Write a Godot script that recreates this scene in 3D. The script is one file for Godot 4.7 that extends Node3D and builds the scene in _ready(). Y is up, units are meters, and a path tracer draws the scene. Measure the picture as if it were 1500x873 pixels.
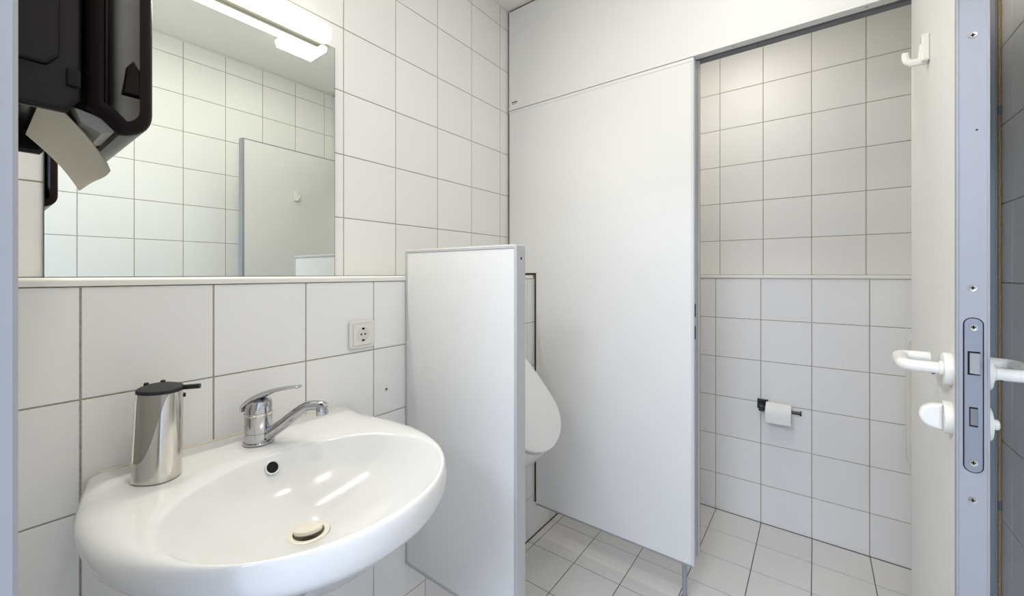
extends Node3D
# A small tiled washroom seen from its doorway. Units are metres, y is up.

const XU := -1.2012      # left wall, upper face
const XL := -1.0488      # left wall, lower boxed-out face
const XR := 0.38         # right wall of the washroom
const ZU := -2.4464      # cubicle rear wall, upper face
const ZL := -2.3166      # cubicle rear wall, lower boxed-out face
const CEIL := 2.485
const LEDGE := 1.205     # top of the boxed-out wall
const ZP := -1.575       # front face of the cubicle partition

var M := {}
var tile_cache := {}
var rng := RandomNumberGenerator.new()

# ---------------------------------------------------------------- shapes
func oriented(s: PackedVector3Array) -> PackedVector3Array:
	var c := Vector3.ZERO
	for p in s:
		c += p
	c /= maxf(1.0, s.size())
	var vol := 0.0
	for i in range(0, s.size(), 3):
		vol += (s[i] - c).dot((s[i + 1] - c).cross(s[i + 2] - c))
	if vol > 0.0:
		for i in range(0, s.size(), 3):
			var t := s[i + 1]
			s[i + 1] = s[i + 2]
			s[i + 2] = t
	return s

func finish(s: PackedVector3Array, crease := 40.0) -> ArrayMesh:
	var n := s.size() / 3
	var fn := PackedVector3Array()
	fn.resize(n)
	var at := {}
	for f in n:
		var w := -(s[f * 3 + 1] - s[f * 3]).cross(s[f * 3 + 2] - s[f * 3])
		fn[f] = w
		for k in 3:
			var key := Vector3i((s[f * 3 + k] * 50000.0).round())
			if not at.has(key):
				at[key] = []
			at[key].append(f)
	var cosc := cos(deg_to_rad(crease))
	var nn := PackedVector3Array()
	nn.resize(s.size())
	for f in n:
		var me := fn[f].normalized()
		for k in 3:
			var key := Vector3i((s[f * 3 + k] * 50000.0).round())
			var acc := Vector3.ZERO
			for g in at[key]:
				if fn[g].normalized().dot(me) > cosc:
					acc += fn[g]
			nn[f * 3 + k] = acc.normalized() if acc.length() > 1e-14 else (me if me != Vector3.ZERO else Vector3.UP)
	var a := []
	a.resize(Mesh.ARRAY_MAX)
	a[Mesh.ARRAY_VERTEX] = s
	a[Mesh.ARRAY_NORMAL] = nn
	var m := ArrayMesh.new()
	m.add_surface_from_arrays(Mesh.PRIMITIVE_TRIANGLES, a)
	return m

func s_loft(loops: Array, cap_a := true, cap_b := true, orient := true) -> PackedVector3Array:
	var s := PackedVector3Array()
	for i in loops.size() - 1:
		var A: PackedVector3Array = loops[i]
		var B: PackedVector3Array = loops[i + 1]
		var n := A.size()
		for j in n:
			var k := (j + 1) % n
			s.append_array([A[j], A[k], B[k], A[j], B[k], B[j]])
	for side in 2:
		if (side == 0 and cap_a) or (side == 1 and cap_b):
			var L: PackedVector3Array = loops[0] if side == 0 else loops[loops.size() - 1]
			var c := Vector3.ZERO
			for p in L:
				c += p
			c /= L.size()
			for j in L.size():
				var k := (j + 1) % L.size()
				if side == 0:
					s.append_array([L[k], L[j], c])
				else:
					s.append_array([L[j], L[k], c])
	return oriented(s) if orient else s

func s_box(a: Vector3, b: Vector3, bevel := 0.0) -> PackedVector3Array:
	if bevel <= 0.0:
		var l0 := PackedVector3Array([Vector3(a.x, a.y, a.z), Vector3(b.x, a.y, a.z), Vector3(b.x, a.y, b.z), Vector3(a.x, a.y, b.z)])
		var l1 := PackedVector3Array([Vector3(a.x, b.y, a.z), Vector3(b.x, b.y, a.z), Vector3(b.x, b.y, b.z), Vector3(a.x, b.y, b.z)])
		return s_loft([l0, l1])
	var loops := []
	for e in [[a.y, bevel], [a.y + bevel, 0.0], [b.y - bevel, 0.0], [b.y, bevel]]:
		var i: float = e[1]
		var q := PackedVector3Array()
		var x0 := a.x + i
		var x1 := b.x - i
		var z0 := a.z + i
		var z1 := b.z - i
		var c := bevel * 0.999
		if i > 0.0:
			c = bevel * 0.3
		for p in [[x0 + c, z0], [x1 - c, z0], [x1, z0 + c], [x1, z1 - c], [x1 - c, z1], [x0 + c, z1], [x0, z1 - c], [x0, z0 + c]]:
			q.append(Vector3(p[0], e[0], p[1]))
		loops.append(q)
	return s_loft(loops)

func circle(c: Vector3, ax: Vector3, ay: Vector3, r: float, seg := 24) -> PackedVector3Array:
	var q := PackedVector3Array()
	for j in seg:
		var t := TAU * j / seg
		q.append(c + ax * (cos(t) * r) + ay * (sin(t) * r))
	return q

func frame_of(d: Vector3) -> Array:
	var up := Vector3.UP if absf(d.normalized().y) < 0.9 else Vector3.RIGHT
	var ax := up.cross(d).normalized()
	return [ax, d.cross(ax).normalized()]

# a lathe of [radius, height] pairs about the axis `d` through `c`
func s_lathe(c: Vector3, d: Vector3, profile: Array, seg := 28, cap_a := true, cap_b := true) -> PackedVector3Array:
	var fr := frame_of(d)
	var loops := []
	for p in profile:
		loops.append(circle(c + d.normalized() * p[1], fr[0], fr[1], maxf(p[0], 0.00002), seg))
	return s_loft(loops, cap_a, cap_b)

# a tube along a path; radii is a float or one per point; flat squeezes the section along its second axis
func s_tube(path: Array, radii, seg := 16, flat := 1.0) -> PackedVector3Array:
	var loops := []
	var ax := Vector3.ZERO
	for i in path.size():
		var d: Vector3 = (path[mini(i + 1, path.size() - 1)] - path[maxi(i - 1, 0)]).normalized()
		if i == 0:
			ax = frame_of(d)[0]
		ax = (ax - d * ax.dot(d)).normalized()
		var ay := d.cross(ax).normalized()
		var r: float = radii if radii is float else radii[i]
		var q := PackedVector3Array()
		for j in seg:
			var t := TAU * j / seg
			q.append(path[i] + ax * (cos(t) * r) + ay * (sin(t) * r * flat))
		loops.append(q)
	return s_loft(loops)

func smooth_path(pts: Array, per := 6) -> Array:
	var out := []
	for i in pts.size() - 1:
		var a: Vector3 = pts[maxi(i - 1, 0)]
		var b: Vector3 = pts[i]
		var c: Vector3 = pts[i + 1]
		var d: Vector3 = pts[mini(i + 2, pts.size() - 1)]
		for k in per:
			out.append(b.cubic_interpolate(c, a, d, float(k) / per))
	out.append(pts[pts.size() - 1])
	return out

# a path with rounded corners
func round_path(pts: Array, r: float, per := 7) -> Array:
	var out := [pts[0]]
	for i in range(1, pts.size() - 1):
		var a: Vector3 = pts[i] + (pts[i - 1] - pts[i]).normalized() * r
		var b: Vector3 = pts[i] + (pts[i + 1] - pts[i]).normalized() * r
		for k in per + 1:
			var t := float(k) / per
			out.append(a * (1 - t) * (1 - t) + pts[i] * 2 * t * (1 - t) + b * t * t)
	out.append(pts[pts.size() - 1])
	return out

func round_rect(w: float, h: float, r: float, per := 6) -> PackedVector2Array:
	var q := PackedVector2Array()
	for c in 4:
		var cx: float = (w / 2 - r) * [1, -1, -1, 1][c]
		var cy: float = (h / 2 - r) * [1, 1, -1, -1][c]
		for k in per + 1:
			var t := PI / 2 * (c + float(k) / per)
			q.append(Vector2(cx + cos(t) * r, cy + sin(t) * r))
	return q

# a prism over a 2D outline (x, y) between z0 and z1, edges rounded by bevel
func s_prism(poly: PackedVector2Array, z0: float, z1: float, bevel := 0.0, steps := 2) -> PackedVector3Array:
	var n := poly.size()
	var area := 0.0
	for j in n:
		area += poly[j].cross(poly[(j + 1) % n])
	var sgn := 1.0 if area > 0 else -1.0
	var nrm := PackedVector2Array()
	for j in n:
		var e0 := (poly[j] - poly[(j + n - 1) % n]).normalized()
		var e1 := (poly[(j + 1) % n] - poly[j]).normalized()
		var a := Vector2(-e0.y, e0.x) * sgn
		var b := Vector2(-e1.y, e1.x) * sgn
		var m := (a + b).normalized()
		nrm.append(m / maxf(0.5, m.dot(a)))
	var lv := []
	if bevel > 0:
		for k in steps + 1:
			var t := PI / 2 * k / steps
			lv.append([z0 + bevel * (1 - sin(t)), bevel * (1 - cos(t))])
		lv.reverse()
		for k in steps + 1:
			var t := PI / 2 * k / steps
			lv.append([z1 - bevel * (1 - sin(t)), bevel * (1 - cos(t))])
	else:
		lv = [[z0, 0.0], [z1, 0.0]]
	var loops := []
	for e in lv:
		var q := PackedVector3Array()
		for j in n:
			var p: Vector2 = poly[j] + nrm[j] * e[1]
			q.append(Vector3(p.x, p.y, e[0]))
		loops.append(q)
	var s := s_loft(loops, false, false, false)
	for side in 2:
		var L: PackedVector3Array = loops[0] if side == 0 else loops[loops.size() - 1]
		var flat := PackedVector2Array()
		for p in L:
			flat.append(Vector2(p.x, p.y))
		var idx := Geometry2D.triangulate_polygon(flat)
		for i in range(0, idx.size(), 3):
			var t3 := [L[idx[i]], L[idx[i + 1]], L[idx[i + 2]]]
			var zz: float = (t3[1] - t3[0]).cross(t3[2] - t3[0]).z
			# same sense as the sides, which run a to b for a counter-clockwise outline
			var want := (1.0 if side == 1 else -1.0) * sgn
			if (zz > 0) != (want > 0):
				t3 = [t3[0], t3[2], t3[1]]
			s.append_array(t3)
	return oriented(s)

func xf(s: PackedVector3Array, t: Transform3D) -> PackedVector3Array:
	return t * s

func cat(list: Array) -> PackedVector3Array:
	var s := PackedVector3Array()
	for a in list:
		s.append_array(a)
	return s

# ---------------------------------------------------------------- nodes
func obj(called: String, s: PackedVector3Array, m: Material, parent: Node3D = self, crease := 40.0) -> MeshInstance3D:
	var o := MeshInstance3D.new()
	o.name = called
	o.mesh = finish(s, crease)
	o.mesh.surface_set_material(0, m)
	parent.add_child(o, true)
	return o

func thing(called: String, label: String, category: String, at := Vector3.ZERO, turn := 0.0) -> Node3D:
	var o := Node3D.new()
	o.name = called
	add_child(o, true)
	o.position = at
	o.rotation.y = turn
	o.set_meta("label", label)
	o.set_meta("category", category)
	return o

func structure(called: String, s: PackedVector3Array, m: Material, label: String, category: String) -> MeshInstance3D:
	var o := obj(called, s, m)
	o.set_meta("kind", "structure")
	o.set_meta("label", label)
	o.set_meta("category", category)
	return o

func mat(c: Color, rough := 0.5, metal := 0.0) -> StandardMaterial3D:
	var m := StandardMaterial3D.new()
	m.albedo_color = c
	m.roughness = rough
	m.metallic = metal
	return m

func noise_tex(freq: float, lo: Color, hi: Color, seed_: int, size := 512, oct := 4) -> NoiseTexture2D:
	var n := FastNoiseLite.new()
	n.seed = seed_
	n.frequency = freq
	n.fractal_octaves = oct
	var t := NoiseTexture2D.new()
	t.width = size
	t.height = size
	t.seamless = true
	t.noise = n
	var g := Gradient.new()
	g.set_color(0, lo)
	g.set_color(1, hi)
	t.color_ramp = g
	return t

func normal_tex(freq: float, seed_: int, strength: float, size := 512) -> NoiseTexture2D:
	var n := FastNoiseLite.new()
	n.seed = seed_
	n.frequency = freq
	var t := NoiseTexture2D.new()
	t.width = size
	t.height = size
	t.seamless = true
	t.noise = n
	t.as_normal_map = true
	t.bump_strength = strength
	return t

func triplanar(m: StandardMaterial3D, scale: float) -> StandardMaterial3D:
	m.uv1_triplanar = true
	m.uv1_world_triplanar = true
	m.uv1_scale = Vector3.ONE * scale
	return m

# ---------------------------------------------------------------- tiles
func tile_mesh(w: float, h: float) -> ArrayMesh:
	var key := Vector2i(roundi(w * 4000), roundi(h * 4000))
	if not tile_cache.has(key):
		var b := 0.0011
		var l := []
		for e in [[-0.006, 0.0], [-b, 0.0], [-b * 0.3, b * 0.3], [0.0, b]]:
			var x: float = w / 2 - e[1]
			var y: float = h / 2 - e[1]
			l.append(PackedVector3Array([Vector3(-x, -y, e[0]), Vector3(x, -y, e[0]), Vector3(x, y, e[0]), Vector3(-x, y, e[0])]))
		var s := s_loft(l, false, false, false)
		var q: PackedVector3Array = l[3]
		s.append_array([q[0], q[1], q[2], q[0], q[2], q[3]])
		tile_cache[key] = finish(oriented(s), 30.0)
	return tile_cache[key]

func lay_tiles(parent: Node3D, o: Vector3, u: Vector3, v: Vector3, us: Array, vs: Array, mats: Array, gap := 0.003, wobble := 0.0009) -> void:
	var nrm := u.cross(v)
	for i in us.size() - 1:
		for j in vs.size() - 1:
			var w: float = us[i + 1] - us[i] - gap
			var h: float = vs[j + 1] - vs[j] - gap
			if w < 0.004 or h < 0.004:
				continue
			var t := MeshInstance3D.new()
			t.name = "tile"
			t.mesh = tile_mesh(w, h)
			t.set_surface_override_material(0, mats[rng.randi() % mats.size()])
			var b := Basis(u, v, nrm)
			b = b * Basis.from_euler(Vector3(rng.randf_range(-wobble, wobble), rng.randf_range(-wobble, wobble), 0))
			t.transform = Transform3D(b, o + u * ((us[i] + us[i + 1]) / 2) + v * ((vs[j] + vs[j + 1]) / 2))
			parent.add_child(t, true)

func steps(first: float, pitch: float, lo: float, hi: float) -> Array:
	var out := [lo]
	var k := ceili((lo - first) / pitch + 0.02)
	while first + k * pitch < hi - 0.004:
		if first + k * pitch > lo + 0.004:
			out.append(first + k * pitch)
		k += 1
	out.append(hi)
	return out

# ---------------------------------------------------------------- scene
func _ready() -> void:
	rng.seed = 20
	set_view()
	make_materials()
	build_shell()
	build_corridor()
	build_partition()
	build_door()
	build_divider()
	build_sink()
	build_tap()
	build_soap()
	build_mirror()
	build_lamps()
	build_towel_dispenser()
	build_urinal()
	build_socket()
	build_roll_holder()
	build_toilet()

func set_view() -> void:
	var cam := Camera3D.new()
	cam.name = "camera"
	add_child(cam)
	cam.position = Vector3(0, 1.213, 0)
	cam.rotation = Vector3(0, 0.6406, 0)
	var near := 0.03
	var f := 596.8
	cam.set_frustum(near * 873.0 / f, Vector2(0, -near * (436.5 - 400.7) / f), near, 50.0)
	cam.current = true
	var we := WorldEnvironment.new()
	we.name = "world"
	var e := Environment.new()
	e.background_mode = Environment.BG_SKY
	var sm := ProceduralSkyMaterial.new()
	sm.sky_top_color = Color(0.45, 0.62, 0.95)
	sm.sky_horizon_color = Color(0.75, 0.84, 0.98)
	sm.ground_bottom_color = Color(0.35, 0.36, 0.36)
	sm.ground_horizon_color = Color(0.6, 0.64, 0.68)
	sm.energy_multiplier = 1.5
	var sky := Sky.new()
	sky.sky_material = sm
	e.sky = sky
	e.tonemap_mode = Environment.TONE_MAPPER_LINEAR
	e.tonemap_exposure = 1.7
	e.sdfgi_enabled = true
	e.ssao_enabled = true
	e.ssil_enabled = true
	we.environment = e
	add_child(we)
	# daylight through the roof light of the corridor behind the camera
	area("roof_daylight", Vector3(-0.1, CEIL + 0.10, 2.1), Vector3.DOWN, Vector2(1.36, 0.96), Color(0.86, 0.91, 1.0), 8.2)

func area(called: String, at: Vector3, towards: Vector3, size: Vector2, c: Color, energy: float) -> AreaLight3D:
	var l := AreaLight3D.new()
	l.name = called
	l.area_size = size
	l.light_color = c
	l.light_energy = energy
	l.area_range = 12.0
	l.area_attenuation = 2.0
	l.shadow_enabled = true
	add_child(l)
	l.position = at
	l.look_at_from_position(at, at + towards, Vector3.UP if absf(towards.y) < 0.9 else Vector3.BACK)
	return l

func make_materials() -> void:
	var relief := normal_tex(0.012, 3, 1.2)
	M.tiles = []
	for c in [Color(0.913, 0.907, 0.893), Color(0.908, 0.902, 0.889), Color(0.917, 0.911, 0.898)]:
		var t := mat(c, 0.48)
		t.normal_enabled = true
		t.normal_texture = relief
		t.normal_scale = 0.05
		M.tiles.append(triplanar(t, 2.0))
	M.floor_tiles = []
	var grain := noise_tex(0.05, Color(0.965, 0.965, 0.965), Color(1, 1, 1), 11)
	for c in [Color(0.875, 0.868, 0.852), Color(0.868, 0.861, 0.846), Color(0.882, 0.874, 0.86)]:
		var t := mat(c, 0.38)
		t.albedo_texture = grain
		M.floor_tiles.append(triplanar(t, 3.0))
	M.grout = triplanar(mat(Color.WHITE, 0.9), 9.0)
	M.grout.albedo_texture = noise_tex(0.03, Color(0.58, 0.55, 0.49), Color(0.72, 0.69, 0.62), 5)
	M.floor_grout = triplanar(mat(Color.WHITE, 0.95), 9.0)
	M.floor_grout.albedo_texture = noise_tex(0.03, Color(0.30, 0.28, 0.26), Color(0.48, 0.46, 0.42), 6)
	M.plaster = triplanar(mat(Color(0.925, 0.915, 0.89), 0.9), 4.0)
	M.plaster.normal_enabled = true
	M.plaster.normal_texture = normal_tex(0.08, 9, 3.0)
	M.plaster.normal_scale = 0.25
	M.corridor = mat(Color(0.86, 0.87, 0.88), 0.9)
	M.frame_paint = mat(Color(0.655, 0.66, 0.68), 0.5)
	M.laminate = mat(Color(0.872, 0.868, 0.856), 0.45)
	M.laminate.normal_enabled = true
	M.laminate.normal_texture = normal_tex(0.2, 12, 1.0)
	M.laminate.normal_scale = 0.06
	triplanar(M.laminate, 6.0)
	M.alu = triplanar(mat(Color(0.60, 0.603, 0.62), 0.55, 0.15), 10.0)
	M.alu.roughness_texture = noise_tex(0.05, Color(0.75, 0.75, 0.75), Color(1, 1, 1), 14)
	M.alu_light = mat(Color(0.84, 0.84, 0.85), 0.5, 0.1)
	M.alu_frame = mat(Color(0.735, 0.733, 0.735), 0.55, 0.15)
	M.alu_dark = mat(Color(0.45, 0.45, 0.47), 0.55, 0.3)
	M.gap = mat(Color(0.33, 0.29, 0.23), 0.9)
	M.seal = mat(Color(0.80, 0.775, 0.67), 0.6)
	M.old_seal = triplanar(mat(Color.WHITE, 0.7), 14.0)
	M.old_seal.albedo_texture = noise_tex(0.03, Color(0.52, 0.45, 0.30), Color(0.74, 0.67, 0.48), 8)
	M.silicone = mat(Color(0.86, 0.83, 0.74), 0.45)
	M.ceramic = mat(Color(0.875, 0.873, 0.867), 0.16)
	M.ceramic.clearcoat_enabled = true
	M.ceramic.clearcoat = 0.3
	M.ceramic.clearcoat_roughness = 0.05
	M.pvc = mat(Color(0.90, 0.89, 0.86), 0.35)
	M.nylon = mat(Color(0.875, 0.866, 0.832), 0.25)
	M.chrome = mat(Color(0.74, 0.74, 0.75), 0.06, 1.0)
	M.steel = triplanar(mat(Color(0.84, 0.82, 0.78), 0.16, 1.0), 6.0)
	M.steel_brushed = triplanar(mat(Color(0.66, 0.64, 0.60), 0.36, 1.0), 20.0)
	M.zinc = triplanar(mat(Color.WHITE, 0.5, 0.75), 30.0)
	M.zinc.albedo_texture = noise_tex(0.08, Color(0.40, 0.41, 0.44), Color(0.66, 0.67, 0.70), 21)
	M.mirror = mat(Color(0.865, 0.885, 0.865), 0.0, 1.0)
	M.cut_glass = mat(Color(0.30, 0.34, 0.32), 0.25)
	M.black = mat(Color(0.055, 0.052, 0.058), 0.3)
	M.black_matt = mat(Color(0.10, 0.10, 0.11), 0.65)
	M.void_ = mat(Color(0.03, 0.03, 0.03), 0.9)
	M.smoke = mat(Color(0.10, 0.082, 0.09), 0.2)
	M.smoke.metallic_specular = 0.3
	M.smoke_cover = mat(Color(0.125, 0.10, 0.095), 0.24)
	M.smoke_cover.metallic_specular = 0.18
	M.grey_plastic = mat(Color(0.50, 0.50, 0.48), 0.4)
	M.towel = triplanar(mat(Color.WHITE, 0.95), 20.0)
	M.towel.albedo_texture = noise_tex(0.06, Color(0.89, 0.855, 0.77), Color(0.95, 0.92, 0.845), 31)
	M.towel.backlight_enabled = true
	M.towel.backlight = Color(0.4, 0.37, 0.31)
	M.tissue = mat(Color(0.93, 0.925, 0.905), 0.95)
	M.drain = mat(Color(0.90, 0.88, 0.82), 0.25)
	M.lamp = mat(Color(0.95, 0.95, 0.95), 0.4)
	M.lamp.emission_enabled = true
	M.lamp.emission = Color(1.0, 0.985, 0.95)
	M.lamp.emission_energy_multiplier = 1.7
	M.lamp_base = mat(Color(0.86, 0.83, 0.75), 0.5)
	M.cup = mat(Color(0.82, 0.81, 0.78), 0.4)
	M.glass = mat(Color(0.9, 0.95, 0.95, 0.06), 0.02)
	M.glass.transparency = BaseMaterial3D.TRANSPARENCY_ALPHA

func build_shell() -> void:
	var X := Vector3.RIGHT
	var Y := Vector3.UP
	var Z := Vector3.BACK
	var low := [0.0, 0.186, 0.387, 0.587, 0.788, 0.988, 1.190]
	var high := [LEDGE, 1.390, 1.590, 1.790, 1.990, 2.190, 2.390, CEIL]
	var g := 0.0016
	# floor
	var fl := structure("floor", s_box(Vector3(-1.4, -0.12, -2.62), Vector3(1.05, -g, 0.03)), M.floor_grout, "pale grey square floor tiles of the washroom", "floor")
	lay_tiles(fl, Vector3.ZERO, X, -Z, steps(-0.0135, 0.2, XL + 0.004, 0.92), steps(1.525, 0.1985, 0.0, -ZL - 0.002), M.floor_tiles)
	structure("ceiling", s_box(Vector3(-1.4, CEIL, -2.62), Vector3(1.05, CEIL + 0.12, 0.03)), M.plaster, "off-white plastered ceiling above the washroom", "ceiling")
	# left wall
	var wl := structure("wall_left", s_box(Vector3(XU - 0.15, 0, -2.62), Vector3(XU - g, CEIL, 0.03)), M.grout, "white tiled wall with the mirror, upper part", "wall")
	lay_tiles(wl, Vector3(XU, 0, 0), -Z, Y, steps(0.7178, 0.2, -0.028, 2.44), high, M.tiles)
	var wll := structure("wall_left_lower", s_box(Vector3(XU - g + 0.0002, 0, -2.44), Vector3(XL - g, 1.1895, 0.0295)), M.grout, "white tiled boxed-out wall behind the basin, lower part", "wall")
	lay_tiles(wll, Vector3(XL, 0, 0), -Z, Y, steps(0.1222, 0.2, -0.028, 2.312), low, M.tiles)
	structure("trim_1", ledge_shape(Vector3(XU, 0, 0.028), Vector3(0, 0, -1.592), Vector3(XL - XU, 0, 0)), M.pvc, "narrow white ledge under the mirror", "ledge")
	# cubicle rear wall
	var wb := structure("wall_back", s_box(Vector3(XU, 0, ZU - 0.15), Vector3(1.05, CEIL, ZU - g)), M.grout, "white tiled rear wall of the toilet cubicle, upper part", "wall")
	lay_tiles(wb, Vector3(0, 0, ZU), X, Y, steps(-0.4163, 0.2, XU + 0.004, 0.92), high, M.tiles)
	var wbl := structure("wall_back_lower", s_box(Vector3(XL + 0.001, 0, ZU - g + 0.0002), Vector3(0.92, 1.1895, ZL - g)), M.grout, "white tiled boxed-out rear wall of the cubicle, lower part", "wall")
	lay_tiles(wbl, Vector3(0, 0, ZL), X, Y, steps(-0.4144, 0.2, XL + 0.005, 0.92), low, M.tiles)
	structure("trim_2", ledge_shape(Vector3(XL + 0.004, 0, ZU), Vector3(1.96, 0, 0), Vector3(0, 0, ZL - ZU)), M.pvc, "narrow white ledge along the cubicle rear wall", "ledge")
	# right wall of the washroom and of the cubicle
	var wr := structure("wall_right", s_box(Vector3(XR + g, 0, -1.64), Vector3(XR + 0.12, CEIL, 0.03)), M.grout, "white tiled wall beside the open cubicle door", "wall")
	var all := low.slice(0, 6) + [1.190] + high.slice(1)
	lay_tiles(wr, Vector3(XR, 0, 0), Z, Y, steps(-1.508, 0.1993, -1.636, 0.028), all, M.tiles)
	structure("trim_4", s_box(Vector3(XR - 0.006, CEIL - 0.007, -1.57), Vector3(XR - 0.0005, CEIL - 0.0005, 0.028), 0.001), M.pvc, "thin white bead between right wall and ceiling", "trim")
	structure("wall_stall_right", s_box(Vector3(0.92, 0, ZU), Vector3(1.05, CEIL, -1.642)), M.tiles[0], "plain side wall of the toilet cubicle", "wall")
	structure("wall_stall_return", s_box(Vector3(XR + 0.12, 0, -1.70), Vector3(1.05, CEIL, -1.60)), M.plaster, "short return wall of the toilet cubicle", "wall")

# a ledge with a rounded front edge; `run` along the wall, `out` away from it
func ledge_shape(o: Vector3, run: Vector3, out: Vector3) -> PackedVector3Array:
	var w := out.length() + 0.0035
	var q := PackedVector2Array([Vector2(0.0, 1.1905), Vector2(w, 1.1905)])
	for k in 6:
		var t := PI / 2 * k / 5
		q.append(Vector2(w - 0.006 + 0.006 * cos(t), LEDGE - 0.006 + 0.006 * sin(t)))
	q.append(Vector2(0.0, LEDGE))
	var od := out.normalized()
	var loops := []
	for e in [0.0, 1.0]:
		var l := PackedVector3Array()
		for p in q:
			l.append(Vector3(o.x, 0, o.z) + run * e + od * p.x + Vector3(0, p.y, 0))
		loops.append(l)
	return s_loft(loops)

func build_corridor() -> void:
	# entrance wall with the open doorway in which the camera stands, and the corridor behind it
	structure("wall_front", cat([
		s_box(Vector3(-1.4, 0, 0.03), Vector3(-0.57, 2.6, 0.20)),
		s_box(Vector3(-0.57, 2.07, 0.03), Vector3(0.46, 2.6, 0.20)),
		s_box(Vector3(0.46, 0, 0.03), Vector3(1.5, 2.6, 0.20))]), M.corridor, "entrance wall around the open doorway", "wall")
	structure("trim_3", cat([
		s_box(Vector3(-0.57, 0, -0.0248), Vector3(-0.50, 2.07, 0.23), 0.003),
		s_box(Vector3(-0.57, 2.0, -0.0248), Vector3(0.46, 2.07, 0.23), 0.003)]), M.frame_paint, "white upright of the entrance door frame, close at the left", "door frame")
	structure("floor_corridor", s_box(Vector3(-1.9, -0.12, 0.03), Vector3(1.9, 0.0, 3.4)), M.floor_tiles[0], "plain corridor floor outside the doorway", "floor")
	structure("ceiling_corridor", cat([
		s_box(Vector3(-1.9, CEIL, 0.20), Vector3(-0.8, CEIL + 0.12, 3.4)),
		s_box(Vector3(0.6, CEIL, 0.20), Vector3(1.9, CEIL + 0.12, 3.4)),
		s_box(Vector3(-0.8, CEIL, 0.20), Vector3(0.6, CEIL + 0.12, 1.6)),
		s_box(Vector3(-0.8, CEIL, 2.6), Vector3(0.6, CEIL + 0.12, 3.4))]), M.corridor, "white corridor ceiling outside the doorway", "ceiling")
	structure("wall_corridor_left", s_box(Vector3(-1.9, 0, 0.20), Vector3(-1.8, CEIL, 3.4)), M.corridor, "white corridor end wall, left", "wall")
	structure("wall_corridor_right", s_box(Vector3(1.8, 0, 0.20), Vector3(1.9, CEIL, 3.4)), M.corridor, "white corridor end wall, right", "wall")
	structure("wall_corridor_far", s_box(Vector3(-1.8, 0, 3.3), Vector3(1.8, CEIL, 3.4)), M.corridor, "white corridor wall behind the viewer", "wall")
	var w := structure("window_1", cat([
		s_box(Vector3(-0.8, CEIL + 0.121, 1.55), Vector3(-0.74, CEIL + 0.18, 2.65)), s_box(Vector3(0.54, CEIL + 0.121, 1.55), Vector3(0.6, CEIL + 0.18, 2.65)),
		s_box(Vector3(-0.74, CEIL + 0.121, 1.55), Vector3(0.54, CEIL + 0.18, 1.61)), s_box(Vector3(-0.74, CEIL + 0.121, 2.59), Vector3(0.54, CEIL + 0.18, 2.65))]), M.pvc, "roof light over the corridor behind the viewer", "window")
	obj("pane", s_box(Vector3(-0.74, CEIL + 0.15, 1.61), Vector3(0.54, CEIL + 0.156, 2.59)), M.glass, w)

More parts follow.
